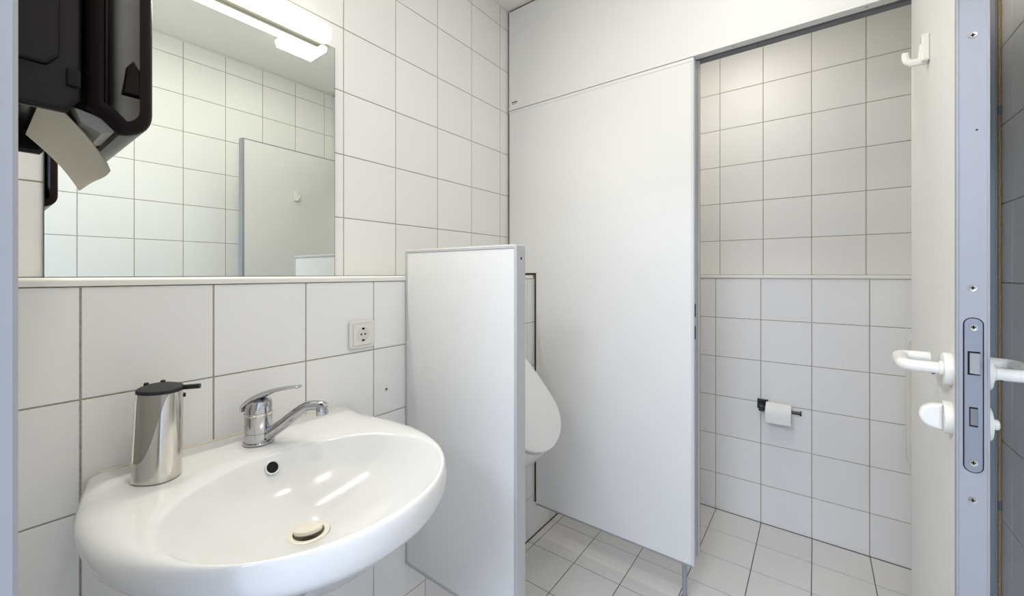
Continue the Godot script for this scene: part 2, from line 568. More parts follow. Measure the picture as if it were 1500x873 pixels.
func build_partition() -> void:
	var t := thing("cubicle_partition", "white laminate cubicle front with aluminium edges reaching up to the ceiling", "partition", Vector3(0, 0, ZP))
	var poly := PackedVector2Array([Vector2(-1.031, 0.153), Vector2(-0.3625, 0.153), Vector2(-0.3625, 1.983), Vector2(-1.190, 1.983), Vector2(-1.190, 1.219), Vector2(-1.031, 1.219)])
	obj("front_panel", s_prism(poly, -0.028, 0.0), M.laminate, t)
	obj("bottom_profile", s_box(Vector3(-1.034, 0.146, -0.030), Vector3(-0.3615, 0.1535, 0.0012), 0.001), M.alu, t)
	# wall side: recessed dark profile
	obj("wall_profile", cat([
		s_box(Vector3(-1.0475, 0.153, -0.030), Vector3(-1.031, 1.206, -0.006)),
		s_box(Vector3(XU + 0.001, 1.206, -0.030), Vector3(-1.190, CEIL - 0.004, -0.006)),
		s_box(Vector3(-1.190, 1.206, -0.030), Vector3(-1.031, 1.219, -0.006))]), M.gap, t)
	obj("edge_strip", cat([
		s_box(Vector3(-1.034, 0.153, -0.008), Vector3(-1.030, 1.219, 0.001)),
		s_box(Vector3(-1.191, 1.216, -0.008), Vector3(-1.030, 1.220, 0.001))]), M.pvc, t)
	# end post of the opening
	var ep := obj("edge_profile", s_box(Vector3(-0.3635, 0.150, -0.031), Vector3(-0.3525, 1.986, 0.002), 0.0035), M.alu_light, t)
	for y in [1.079, 0.9975]:
		obj("lock_slot", s_box(Vector3(-0.3528, y - 0.024, -0.021), Vector3(-0.3520, y + 0.024, -0.008)), M.void_, ep)
	obj("stop_profile", cat([
		s_box(Vector3(-0.3545, 0.172, -0.050), Vector3(-0.3465, 1.996, -0.030), 0.0012),
		s_box(Vector3(-0.3465, 0.172, -0.055), Vector3(-0.3435, 1.996, -0.043), 0.0008)]), M.alu, t)
	obj("rubber_seal", s_box(Vector3(-0.3465, 0.172, -0.0425), Vector3(-0.3430, 1.996, -0.036), 0.001), M.seal, t)
	# header
	obj("header_panel", s_box(Vector3(-1.190, 2.012, -0.028), Vector3(XR - 0.003, CEIL - 0.010, 0.002)), M.laminate, t)
	obj("header_joint", s_box(Vector3(-1.190, CEIL - 0.010, -0.026), Vector3(XR - 0.003, CEIL - 0.0005, -0.004)), M.gap, t)
	obj("header_rail", cat([s_box(Vector3(-1.191, 1.9985, -0.030), Vector3(XR - 0.003, 2.012, 0.0035), 0.001)]), M.laminate, t)
	obj("panel_rail", s_box(Vector3(-1.191, 1.983, -0.030), Vector3(-0.354, 1.9965, 0.002), 0.0012), M.laminate, t)
	var hs := obj("header_stop", cat([
		s_box(Vector3(-1.190, 2.000, -0.045), Vector3(XR - 0.003, 2.035, -0.029)),
		s_box(Vector3(-1.190, 1.996, -0.068), Vector3(XR - 0.003, 2.035, -0.045))]), M.alu_dark, t)
	for x in [-0.23, 0.12]:
		obj("screw", s_lathe(Vector3(x, 1.9985, -0.012), Vector3.DOWN, [[0.0045, 0.0], [0.0045, 0.0008], [0.002, 0.0012]], 12), M.chrome, hs)
	# foot
	var ft := obj("foot", s_lathe(Vector3(-0.3885, 0.0, -0.014), Vector3.UP, [[0.019, 0.0], [0.019, 0.004], [0.0085, 0.007], [0.0085, 0.147]], 20), M.alu, t)
	obj("foot_cap", s_lathe(Vector3(-0.3885, 0.003, -0.014), Vector3.UP, [[0.013, 0.0], [0.013, 0.018], [0.010, 0.021]], 20), M.alu, ft)
	# small maker's plate, writing too small to read
	var pl := obj("maker_plate", s_box(Vector3(-1.176, 2.0215, 0.0015), Vector3(-1.138, 2.0395, 0.0028), 0.0004), M.pvc, t)
	pl.set_meta("label", "tiny pale maker's plate with dark print")
	obj("print", cat([
		s_box(Vector3(-1.1735, 2.0320, 0.0028), Vector3(-1.1405, 2.0375, 0.0031)),
		s_box(Vector3(-1.1725, 2.0255, 0.0028), Vector3(-1.1615, 2.0285, 0.0031)),
		s_box(Vector3(-1.1590, 2.0255, 0.0028), Vector3(-1.1500, 2.0285, 0.0031)),
		s_box(Vector3(-1.1475, 2.0255, 0.0028), Vector3(-1.1425, 2.0285, 0.0031))]), M.gap, pl)
	# fixed strip on the hinge side with its wall profile and aged seal
	obj("hinge_strip", s_box(Vector3(0.2205, 0.153, -0.030), Vector3(0.368, 1.9985, 0.0), 0.001), M.laminate, t)
	obj("hinge_profile", cat([
		s_box(Vector3(0.352, 0.150, -0.032), Vector3(0.3685, 1.9980, 0.003), 0.001),
		s_box(Vector3(0.3685, 0.150, -0.032), Vector3(0.3735, 1.9980, -0.004), 0.0005)]), M.alu, t)
	obj("wall_seal", s_box(Vector3(0.3737, 0.0, -0.034), Vector3(0.3795, 2.0, -0.002), 0.001), M.old_seal, t)
	for y in [1.63, 0.62]:
		obj("wall_clip", s_box(Vector3(0.3732, y - 0.012, -0.008), Vector3(0.3798, y + 0.012, -0.0005), 0.001), M.alu_dark, t)

func build_door() -> void:
	var w := 0.640
	var th := 0.0325
	var t := thing("cubicle_door", "open white cubicle door with aluminium edge, mortise lock and white lever handles", "door", Vector3(0.1765, 0, -0.922), -0.0554)
	obj("leaf", s_box(Vector3(0.0, 0.155, -w), Vector3(th, 1.968, -0.004), 0.0008), M.laminate, t)
	var e := obj("edge_profile", cat([
		s_box(Vector3(-0.0012, 0.150, -0.012), Vector3(0.0016, 1.972, 0.001), 0.0006),
		s_box(Vector3(0.0016, 0.150, -0.0042), Vector3(th - 0.0016, 1.972, 0.0), 0.0),
		s_box(Vector3(th - 0.0016, 0.150, -0.012), Vector3(th + 0.0012, 1.972, 0.001), 0.0006)]), M.alu, t)
	obj("top_profile", s_box(Vector3(-0.0008, 1.968, -w), Vector3(th + 0.0008, 1.9735, -0.004), 0.0008), M.alu, t)
	for y in [1.578, 1.191, 0.866]:
		screw(Vector3(th / 2, y, 0.0), e)
	obj("drill_hole", s_lathe(Vector3(th / 2 + 0.004, 1.432, 0.0), Vector3.BACK, [[0.0014, 0.0], [0.0014, 0.0003]], 10), M.void_, e)
	# lock face plate
	var cy := 1.027
	var lp := obj("lock_plate", xf(s_prism(round_rect(0.0190, 0.235, 0.0092, 8), 0.0, 0.0016, 0.0004, 1), Transform3D(Basis.IDENTITY, Vector3(th / 2 + 0.0005, cy, 0.0))), M.zinc, t)
	obj("plate_gap", xf(s_prism(round_rect(0.0216, 0.2376, 0.0106, 8), 0.0, 0.0004), Transform3D(Basis.IDENTITY, Vector3(th / 2 + 0.0005, cy, 0.0))), M.void_, lp)
	for y in [1.131, 0.924]:
		screw(Vector3(th / 2 + 0.0005, y, 0.0016), lp)
	var lx := th / 2 + 0.0005
	obj("latch_opening", s_box(Vector3(lx - 0.0062, 1.058, 0.0012), Vector3(lx + 0.0068, 1.094, 0.0018)), M.void_, lp)
	# slanted latch bolt
	var lb := []
	for y in [1.0605, 1.0915]:
		lb.append(PackedVector3Array([Vector3(lx - 0.0040, y, 0.0010), Vector3(lx + 0.0066, y, 0.0010), Vector3(lx + 0.0066, y, 0.0062), Vector3(lx + 0.0050, y, 0.0078), Vector3(lx - 0.0040, y, 0.0026)]))
	obj("latch_bolt", s_loft(lb), M.alu, lp)
	obj("bolt_opening", s_box(Vector3(lx - 0.0045, 0.979, 0.0012), Vector3(lx + 0.0045, 1.009, 0.0018)), M.void_, lp)
	obj("dead_bolt", s_box(Vector3(lx - 0.0032, 0.9815, 0.0014), Vector3(lx + 0.0042, 1.0065, 0.0021)), M.alu_dark, lp)
	# lever handles on both faces
	for side in [-1.0, 1.0]:
		var fx := 0.0 if side < 0 else th
		var hd := Node3D.new()
		hd.name = "lever_handle"
		t.add_child(hd, true)
		hd.position = Vector3(fx, 1.055, -0.050)
		var n := Vector3(side, 0, 0)
		obj("rosette", s_lathe(Vector3.ZERO, n, [[0.0265, 0.0], [0.0265, 0.0085], [0.0255, 0.0100], [0.0135, 0.0102]], 36), M.nylon, hd)
		obj("neck_collar", s_lathe(n * 0.0100, n, [[0.0125, 0.0], [0.0125, 0.004], [0.0105, 0.005]], 28), M.nylon, hd)
		var path := round_path([n * 0.0135, n * 0.0570, n * 0.0570 + Vector3(0, 0, -0.116), n * 0.0125 + Vector3(0, 0, -0.116)], 0.022, 9)
		var lv := s_tube(path, 0.0098, 20)
		obj("lever", lv, M.nylon, hd)
		obj("grub_screw", s_lathe(n * 0.021 + Vector3(0, -0.0090, 0.003), Vector3(0, -0.95, 0.3).normalized(), [[0.0022, 0.0], [0.0022, 0.0011]], 10), M.void_, hd)
	# thumb turn inside, indicator outside
	var tt := Node3D.new()
	tt.name = "thumb_turn"
	t.add_child(tt, true)
	tt.position = Vector3(0, 0.975, -0.050)
	var L := Vector3.LEFT
	obj("rosette", s_lathe(Vector3.ZERO, L, [[0.0265, 0.0], [0.0265, 0.0085], [0.0255, 0.0100], [0.0135, 0.0102]], 36), M.nylon, tt)
	var prof := PackedVector2Array()
	for k in 25:
		var a := PI * k / 24.0
		prof.append(Vector2(0.0095 + 0.0290 * pow(sin(a), 0.72), -0.0215 * cos(a)))
	var grip := s_prism(prof, -0.0085, 0.0085, 0.0055, 4)
	obj("grip", xf(grip, Transform3D(Basis(Vector3(-1, 0, 0), Vector3(0, 1, 0), Vector3(0, 0, -1)), Vector3.ZERO)), M.nylon, tt)
	var od := Node3D.new()
	od.name = "lock_indicator"
	t.add_child(od, true)
	od.position = Vector3(th, 0.975, -0.050)
	obj("rosette", s_lathe(Vector3.ZERO, Vector3.RIGHT, [[0.0265, 0.0], [0.0265, 0.0085], [0.0255, 0.0100], [0.0085, 0.0102], [0.0080, 0.0180], [0.0060, 0.0195]], 36), M.nylon, od)
	# coat hook
	var hk := Node3D.new()
	hk.name = "coat_hook"
	t.add_child(hk, true)
	hk.position = Vector3(0, 1.6735, -0.303)
	obj("back_plate", s_box(Vector3(-0.0125, -0.010, -0.0135), Vector3(0.0, 0.047, 0.0135), 0.002), M.nylon, hk)
	var hp := smooth_path([Vector3(-0.009, 0.030, 0), Vector3(-0.0105, 0.012, 0), Vector3(-0.012, -0.001, 0), Vector3(-0.024, -0.0045, 0), Vector3(-0.0335, 0.001, 0), Vector3(-0.0365, 0.012, 0), Vector3(-0.0362, 0.020, 0)], 5)
	var rr := []
	for i in hp.size():
		rr.append(0.0048 - 0.001 * absf(2.0 * i / hp.size() - 1.0))
	obj("hook_arm", s_tube(hp, rr, 12, 1.5), M.nylon, hk)
	obj("hook_foot", s_box(Vector3(-0.030, -0.0125, -0.004), Vector3(-0.002, -0.004, 0.004), 0.002), M.nylon, hk)
	obj("hook_screw", s_lathe(Vector3(-0.0048, -0.0075, 0.008), Vector3(-0.2, 0, 1).normalized(), [[0.0022, 0.0], [0.0022, 0.0037]], 10), M.alu, hk)
	# hinges on the far edge
	for y in [0.42, 1.70]:
		obj("hinge", cat([s_lathe(Vector3(0.016, y - 0.045, -w - 0.0065), Vector3.UP, [[0.0068, 0.0], [0.0072, 0.001], [0.0072, 0.089], [0.0068, 0.09]], 18)]), M.alu, t)

func screw(at: Vector3, parent: Node3D) -> void:
	var s := obj("screw", s_lathe(at, Vector3.BACK, [[0.0052, 0.0], [0.0050, 0.0005], [0.0036, 0.0001]], 18), M.steel_brushed, parent)
	obj("screw_slot", cat([s_box(at + Vector3(-0.0026, -0.0008, 0.0001), at + Vector3(0.0026, 0.0008, 0.0006)), s_box(at + Vector3(-0.0008, -0.0026, 0.0001), at + Vector3(0.0008, 0.0026, 0.0006))]), M.void_, s)

func build_divider() -> void:
	var z1 := -0.836
	var z0 := -0.874
	var t := thing("urinal_divider", "low white screen with aluminium frame standing between basin and urinal", "screen", Vector3(XL, 0, (z0 + z1) / 2))
	var h := (z1 - z0) / 2
	var top := 1.288
	var x1 := 0.441
	obj("screen_panel", s_box(Vector3(0.011, 0.30, -h + 0.004), Vector3(x1 - 0.009, top - 0.011, h - 0.002)), M.laminate, t)
	obj("top_profile", s_box(Vector3(0.0, top - 0.012, -h), Vector3(x1 - 0.006, top, h), 0.003), M.alu_frame, t)
	obj("wall_profile", s_box(Vector3(0.0, 0.29, -h), Vector3(0.0115, top - 0.006, h), 0.002), M.alu_frame, t)
	var q := PackedVector2Array()
	var r := 0.007
	for c in [[x1, top + 0.0012, 0]]:
		q = PackedVector2Array([Vector2(x1 - 0.010, 0.285), Vector2(x1, 0.285)])
		for k in 6:
			var a := PI / 2 * k / 5
			q.append(Vector2(x1 - r + r * cos(a), top - r + 0.001 + r * sin(a)))
		q.append(Vector2(x1 - 0.010, top + 0.001))
	var e := obj("end_profile", s_prism(q, -h - 0.0005, h + 0.0005, 0.002, 2), M.alu_frame, t)
	obj("drill_hole", s_lathe(Vector3(x1 - 0.0002, top - 0.036, 0.0), Vector3.RIGHT, [[0.0036, 0.0], [0.0036, 0.0004]], 14), M.void_, e)
	obj("bottom_profile", s_box(Vector3(0.0115, 0.288, -h), Vector3(x1 - 0.010, 0.300, h), 0.002), M.alu_frame, t)

# ---- washbasin: outlines in (r, s): r out from the wall, s along -z from the basin's middle
const BZ := -0.3790
func outer_pt(a: float) -> Vector2:
	# ray from BC at angle a to the outline
	var c := BC
	var d := Vector2(cos(a), sin(a))
	var lo := 0.0
	var hi := 0.6
	for k in 30:
		var m := (lo + hi) / 2
		if inside_outline(c + d * m):
			lo = m
		else:
			hi = m
	return c + d * lo

func inside_outline(p: Vector2) -> bool:
	if p.x < 0.0:
		return false
	var half := 0.2830
	if p.x >= 0.20:
		var k := (p.x - 0.20) / 0.350
		if k >= 1.0:
			return false
		half *= pow(1.0 - pow(k, 2.05), 1.0 / 2.05)
	else:
		half -= 0.038 * pow((0.20 - p.x) / 0.20, 2.4)
	return absf(p.y) < half

const BC := Vector2(0.30, 0.0)
func inner_pt(a: float) -> Vector2:
	# the bowl's edge, an oval, on the ray from BC at angle a
	var d := Vector2(cos(a), sin(a))
	var lo := 0.0
	var hi := 0.5
	for k in 30:
		var m := (lo + hi) / 2
		var p := BC + d * m - Vector2(0.342, 0)
		if pow(absf(p.x) / 0.186, 2.1) + pow(absf(p.y) / 0.222, 2.1) < 1.0:
			lo = m
		else:
			hi = m
	return BC + d * lo

# kind 0: the outer outline scaled; 1: the bowl edge scaled and drawn in to the drain; 2: a plain oval; 3: between bowl edge and outline
func basin_loop(kind: int, scale: float, y: float, blend := 0.0, n := 96) -> PackedVector3Array:
	var q := PackedVector3Array()
	for j in n:
		var a := TAU * j / n
		var p: Vector2
		if kind == 0:
			p = BC + (basin_outer[j] - BC) * scale
			if basin_outer[j].x < 0.001:
				p.x = maxf(0.0, p.x - BC.x * (1.0 - scale) * 0.98)
		elif kind == 1:
			p = BC + (basin_inner[j] - BC) * scale
			p = p.lerp(Vector2(0.306 + cos(a) * 0.032, sin(a) * 0.032), blend)
		elif kind == 3:
			p = basin_inner[j].lerp(basin_outer[j], scale)
		else:
			p = Vector2(0.29 + cos(a) * scale, sin(a) * scale * 1.05)
		var py := y
		if kind == 3 or (kind == 0 and scale > 0.999):
			# against the wall the rim stays level instead of rolling over
			py = lerpf(0.8490, y, smoothstep(0.0, 0.07, basin_outer[j].x))
		q.append(Vector3(p.x, py, -p.y))
	return q

var basin_outer := []
var basin_inner := []

func build_sink() -> void:
	var t := thing("washbasin", "white oval ceramic washbasin on the tiled wall beneath the mirror", "washbasin", Vector3(XL, 0, BZ))
	for j in 96:
		basin_outer.append(outer_pt(TAU * j / 96))
		basin_inner.append(inner_pt(TAU * j / 96))
	var L := []
	for e in [[2, 0.085, 0.694], [2, 0.125, 0.702], [2, 0.165, 0.722], [0, 0.76, 0.757], [0, 0.895, 0.781], [0, 0.955, 0.793], [0, 0.985, 0.803], [0, 0.997, 0.811], [0, 1.0, 0.820], [3, 0.97, 0.8285], [3, 0.90, 0.8365], [3, 0.80, 0.8425], [3, 0.66, 0.8468], [3, 0.50, 0.8487], [3, 0.34, 0.8487], [3, 0.20, 0.8482], [3, 0.09, 0.8470]]:
		L.append(basin_loop(e[0], e[1], e[2]))
	for e in [[1.0, 0.8445, 0.0], [0.984, 0.8400, 0.0], [0.960, 0.8325, 0.01], [0.915, 0.8185, 0.02], [0.855, 0.799, 0.05], [0.77, 0.779, 0.11], [0.65, 0.762, 0.21], [0.51, 0.751, 0.36], [0.37, 0.744, 0.56], [0.2, 0.7395, 0.83], [0.1, 0.7375, 1.0]]:
		L.append(basin_loop(1, e[0], e[1], e[2]))
	var b := s_loft(L, true, false, false)
	b = oriented(b)
	obj("bowl", b, M.ceramic, t, 75.0)
	# drain
	var dc := Vector3(0.306, 0.7382, 0.004)
	var dr := obj("drain", s_lathe(dc, Vector3.UP, [[0.020, -0.030], [0.0255, -0.004], [0.0265, 0.0030], [0.0330, 0.0042], [0.0352, 0.0030], [0.0352, 0.0006]], 40, false, false), M.drain, t)
	obj("drain_pit", s_lathe(dc, Vector3.UP, [[0.0255, -0.028], [0.0255, -0.026]], 28), M.void_, dr)
	var pl := s_lathe(Vector3.ZERO, Vector3.UP, [[0.0235, -0.004], [0.0245, 0.0], [0.0240, 0.0022], [0.018, 0.0040], [0.008, 0.0048], [0.0, 0.0050]], 36)
	obj("plug", xf(pl, Transform3D(Basis(Vector3(0, 0, 1), 0.0) * Basis(Vector3(0.45, 0, -0.9).normalized(), deg_to_rad(-13.0)), dc + Vector3(-0.004, 0.0065, -0.001))), M.drain, dr)
	# overflow hole in the back of the bowl
	var oc := Vector3(0.1715, 0.8225, 0.010)
	var on := Vector3(0.86, 0.51, 0).normalized()
	var ov := obj("overflow", s_lathe(oc, on, [[0.0140, -0.004], [0.0138, 0.0022], [0.0124, 0.0032], [0.0110, 0.0024], [0.0106, -0.006]], 32, false, false), M.ceramic, t)
	obj("overflow_hole", s_lathe(oc, on, [[0.0107, -0.004], [0.0107, 0.0014]], 28), M.void_, ov)
	# aged silicone along the wall
	obj("silicone_joint", s_tube([Vector3(0.001, 0.8490, 0.232), Vector3(0.001, 0.8495, 0.0), Vector3(0.001, 0.8490, -0.225)], 0.0034, 8), M.silicone, t)
	# waste pipe below
	var wp := obj("waste_pipe", s_tube(round_path([Vector3(0.30, 0.72, 0), Vector3(0.30, 0.56, 0), Vector3(0.30, 0.53, 0), Vector3(0.0, 0.53, 0)], 0.025, 6), 0.016, 16), M.chrome, t)
	obj("trap", s_lathe(Vector3(0.30, 0.50, 0), Vector3.UP, [[0.026, 0.0], [0.030, 0.006], [0.030, 0.095], [0.020, 0.105]], 24), M.chrome, wp)

func build_tap() -> void:
	var t := thing("mixer_tap", "chrome single-lever mixer tap on the basin's rear rim", "tap", Vector3(-0.964, 0.8502, -0.378))
	var D := Vector3(0.883, 0, -0.469)
	var up := Vector3.UP
	var P := func(l: float, y: float) -> Vector3: return D * l + up * y
	obj("base_ring", s_lathe(Vector3.ZERO, up, [[0.0292, 0.0], [0.0298, 0.0015], [0.0292, 0.0040], [0.0270, 0.0052]], 40), M.chrome, t)
	obj("body", s_lathe(Vector3.ZERO, up, [[0.0258, 0.004], [0.0258, 0.0230], [0.0250, 0.0236], [0.0258, 0.0242], [0.0262, 0.058], [0.0255, 0.0600]], 44), M.chrome, t)
	obj("collar", s_lathe(Vector3.ZERO, up, [[0.0262, 0.0600], [0.0270, 0.0610], [0.0270, 0.0650], [0.0258, 0.0660]], 44), M.steel, t)
	# cap leaning forward under the lever
	var loops := []
	for e in [[0.0258, 0.066, 0.0], [0.0256, 0.074, 0.0], [0.0246, 0.083, 0.002], [0.021, 0.090, 0.004], [0.012, 0.094, 0.006]]:
		loops.append(circle(P.call(e[2], e[1]), D, D.cross(up), e[0], 40))
	obj("cap", s_loft(loops), M.chrome, t)
	# lever: from the back of the cap rising to the tip
	var cl := [P.call(-0.029, 0.066), P.call(-0.026, 0.079), P.call(-0.010, 0.0915), P.call(0.015, 0.1035), P.call(0.045, 0.1140), P.call(0.075, 0.1205), P.call(0.100, 0.1235)]
	var wid := [0.017, 0.0205, 0.0225, 0.0190, 0.0145, 0.0110, 0.0085]
	var thk := [0.004, 0.0055, 0.0075, 0.0070, 0.0046, 0.0034, 0.0026]
	var path := smooth_path(cl, 6)
	var side := D.cross(up).normalized()
	var ll := []
	for i in path.size():
		var d: Vector3 = (path[mini(i + 1, path.size() - 1)] - path[maxi(i - 1, 0)]).normalized()
		var ny := side.cross(d).normalized()
		var f := float(i) / 6.0
		var a := mini(int(f), wid.size() - 2)
		var w := lerpf(wid[a], wid[a + 1], f - a)
		var h := lerpf(thk[a], thk[a + 1], f - a)
		if i == 0 or i == path.size() - 1:
			w *= 0.6
			h *= 0.5
		var q := PackedVector3Array()
		for j in 20:
			var an := TAU * j / 20
			q.append(path[i] + side * (cos(an) * w) + ny * (sin(an) * h))
		ll.append(q)
	obj("lever", s_loft(ll), M.chrome, t)
	# spout
	var sp := smooth_path([P.call(0.012, 0.010), P.call(0.030, 0.0215), P.call(0.060, 0.0430), P.call(0.090, 0.0660), P.call(0.112, 0.0800), P.call(0.130, 0.0845), P.call(0.147, 0.0850), P.call(0.157, 0.0815)], 5)
	var sr := []
	for i in sp.size():
		sr.append(lerpf(0.0125, 0.0098, float(i) / sp.size()))
	obj("spout", s_tube(sp, sr, 20), M.chrome, t)
	obj("aerator", s_lathe(P.call(0.1475, 0.0870), Vector3.DOWN + D * 0.12, [[0.0095, 0.0], [0.0112, 0.004], [0.0112, 0.013], [0.0118, 0.0135], [0.0118, 0.0205], [0.0100, 0.0215]], 28), M.chrome, t)

func build_soap() -> void:
	var t := thing("soap_dispenser", "polished steel soap dispenser with black lid on the basin corner", "soap dispenser", Vector3(XL + 0.094, 0.8505, BZ + 0.172))
	# outline of the foot in (x out of the wall, z): an almond with its tip towards the entrance
	var H := 0.150
	var ring := func(y: float, grow: float, from: float, to: float, n: int, closed: bool) -> PackedVector3Array:
		var q := PackedVector3Array()
		var k := y / H
		var cnt := n if closed else n + 1
		for j in cnt:
			var a := lerpf(from, to, float(j) / n)
			var rx := (0.0420 + grow) * (1.0 - 0.06 * k)
			var rz := (0.0320 + grow) * (1.0 - 0.05 * k)
			var px := cos(a) * rx
			var pz := sin(a) * rz
			if pz > 0:
				pz *= 1.0 + 0.10 * pow(absf(sin(a)), 6.0)
			# lean
			q.append(Vector3(px + 0.004 - 0.006 * k, y, pz - 0.006 * k))
		return q
	var body := []
	for y in [0.0, 0.003, 0.03, 0.06, 0.09, 0.12, H]:
		body.append(ring.call(y, -0.0012 if y < 0.002 else 0.0, 0.0, TAU, 48, true))
	obj("body", s_loft(body), M.steel_brushed, t)
	# polished front shell with a sweeping edge
	var n := 40
	var s := PackedVector3Array()
	var cols := []
	for j in n + 1:
		var f := float(j) / n
		var a := lerpf(deg_to_rad(88.0), deg_to_rad(-92.0), f)
		var top := H * 0.998
		# f 0 is the entrance side: low there, sweeping up towards the middle
		var edge := smoothstep(0.10, 0.52, f)
		var h := lerpf(0.034, top, clampf(edge * edge * 0.55 + edge * 0.45, 0.0, 1.0))
		cols.append([a, h])
	var rows := 10
	for g in [0.0016, 0.0002]:
		var part := PackedVector3Array()
		for j in n:
			for i in rows:
				var c := []
				for e in [[j, i], [j + 1, i], [j + 1, i + 1], [j, i + 1]]:
					var cc: Array = cols[e[0]]
					var y: float = cc[1] * e[1] / rows
					var r: PackedVector3Array = ring.call(y, g, cc[0], cc[0], 1, true)
					c.append(r[0])
				part.append_array([c[0], c[1], c[2], c[0], c[2], c[3]])
		s.append_array(part if g > 0.001 else PackedVector3Array())
	# rim between shell and body along the sweeping edge
	for j in n:
		var o1: PackedVector3Array = ring.call(cols[j][1], 0.0016, cols[j][0], cols[j][0], 1, true)
		var o2: PackedVector3Array = ring.call(cols[j + 1][1], 0.0016, cols[j + 1][0], cols[j + 1][0], 1, true)
		var i1: PackedVector3Array = ring.call(cols[j][1], -0.0002, cols[j][0], cols[j][0], 1, true)
		var i2: PackedVector3Array = ring.call(cols[j + 1][1], -0.0002, cols[j + 1][0], cols[j + 1][0], 1, true)
		s.append_array([o1[0], o2[0], i2[0], o1[0], i2[0], i1[0]])
	obj("front_shell", oriented(s), M.steel, t)
	# spine at the entrance side
	obj("spine", s_loft([ring_box(Vector3(0.004, 0.0, 0.0335), 0.0035, 0.0036), ring_box(Vector3(-0.002, H, 0.0262), 0.0030, 0.0030)]), M.steel, t)
	# lid
	var lid := []
	for e in [[H, 0.0010], [H + 0.003, 0.0018], [H + 0.006, 0.0006], [H + 0.0085, -0.008], [H + 0.0092, -0.02]]:
		lid.append(ring.call(e[0], e[1], 0.0, TAU, 48, true))
	var ld := obj("lid", s_loft(lid), M.black_matt, t)
	for z in [0.012, -0.012]:
		obj("lid_lug", s_lathe(Vector3(-0.034, H + 0.004, z - 0.004), Vector3.UP, [[0.004, 0.0], [0.004, 0.006], [0.0025, 0.0075]], 14), M.black_matt, ld)
	var sp := Vector3(0.60, 0.02, -0.80).normalized()
	obj("spout", cat([s_tube([Vector3(0.010, H + 0.002, -0.026), Vector3(0.010, H + 0.002, -0.026) + sp * 0.0365], 0.0046, 16)]), M.black, t)
	# side button
	obj("push_button", s_lathe(Vector3(0.012, H - 0.013, -0.0358), Vector3(0.3, 0, -1).normalized(), [[0.004, 0.0], [0.004, 0.002], [0.003, 0.003]], 14), M.black_matt, t)

func ring_box(c: Vector3, hx: float, hz: float) -> PackedVector3Array:
	return PackedVector3Array([c + Vector3(-hx, 0, -hz), c + Vector3(hx, 0, -hz), c + Vector3(hx, 0, hz), c + Vector3(-hx, 0, hz)])

func build_mirror() -> void:
	var t := thing("wall_mirror", "frameless rectangular mirror standing on the ledge above the basin", "mirror", Vector3(XU, 1.2065, -0.3872))
	obj("glass", s_box(Vector3(0.0012, 0.0, -0.2961), Vector3(0.0062, 0.704, 0.2961)), M.mirror, t)
	var ed := []
	for y in [[-0.0012, 0.0], [0.704, 0.7052]]:
		ed.append(s_box(Vector3(0.0003, y[0], -0.2975), Vector3(0.0060, y[1], 0.2975)))
	for z in [[-0.2975, -0.2961], [0.2961, 0.2975]]:
		ed.append(s_box(Vector3(0.0003, 0.0, z[0]), Vector3(0.0060, 0.704, z[1])))
	obj("cut_edge", cat(ed), M.cut_glass, t)
	obj("backing", s_box(Vector3(0.0001, -0.0008, -0.2974), Vector3(0.0012, 0.7052, 0.2974)), M.gap, t)

func lamp_shape(w: float, h: float, d: float, r: float) -> PackedVector3Array:
	return s_prism(round_rect(w, h, r, 8), 0.0, d, minf(d * 0.45, r * 0.9), 5)

func build_lamps() -> void:
	# mirror lamp: a rounded diffuser bar on a shallow base; local x of the prism runs along -z
	var t := thing("mirror_lamp", "glowing white bar lamp above the mirror", "lamp", Vector3(XU + 0.0065, 1.9170, -0.3930))
	var B := Basis(Vector3(0, 0, -1), Vector3(0, 1, 0), Vector3(1, 0, 0))
	obj("base", xf(s_prism(round_rect(0.494, 0.040, 0.008, 5), 0.0, 0.014, 0.002, 2), Transform3D(B, Vector3.ZERO)), M.lamp_base, t)
	obj("diffuser", xf(s_prism(round_rect(0.508, 0.047, 0.016, 8), 0.014, 0.057, 0.014, 6), Transform3D(B, Vector3.ZERO)), M.lamp, t, 60.0)
	area("mirror_lamp_light", Vector3(XU + 0.068, 1.9170, -0.393), Vector3(1, -0.25, 0), Vector2(0.49, 0.04), Color(1.0, 0.985, 0.95), 0.58)
	# flat ceiling panels, one over the washroom and one over the cubicle
	for e in [[Vector3(-0.115, CEIL, -1.108), "washroom", 0.10], [Vector3(-0.25, CEIL, -0.36), "basin", 0.32], [Vector3(-0.30, CEIL, -1.89), "cubicle", 0.31]]:
		var at: Vector3 = e[0]
		var c := thing("ceiling_lamp", {"washroom": "flat square ceiling lamp mirrored beside the bar lamp", "basin": "flat square ceiling lamp above the washbasin, out of view", "cubicle": "flat square ceiling lamp over the toilet cubicle, hidden by the header"}[e[1]], "lamp", at)
		var D := Basis(Vector3(1, 0, 0), Vector3(0, 0, 1), Vector3(0, -1, 0))
		obj("rim", xf(s_prism(round_rect(0.200, 0.222, 0.030, 6), 0.0, 0.012, 0.003, 2), Transform3D(D, Vector3.ZERO)), M.pvc, c)
		obj("diffuser", xf(s_prism(round_rect(0.188, 0.210, 0.026, 6), 0.010, 0.030, 0.009, 4), Transform3D(D, Vector3.ZERO)), M.lamp, c, 60.0)
		area(e[1] + "_lamp_light", at + Vector3(0, -0.036, 0), Vector3.DOWN, Vector2(0.17, 0.19), Color(1.0, 0.985, 0.95), e[2])

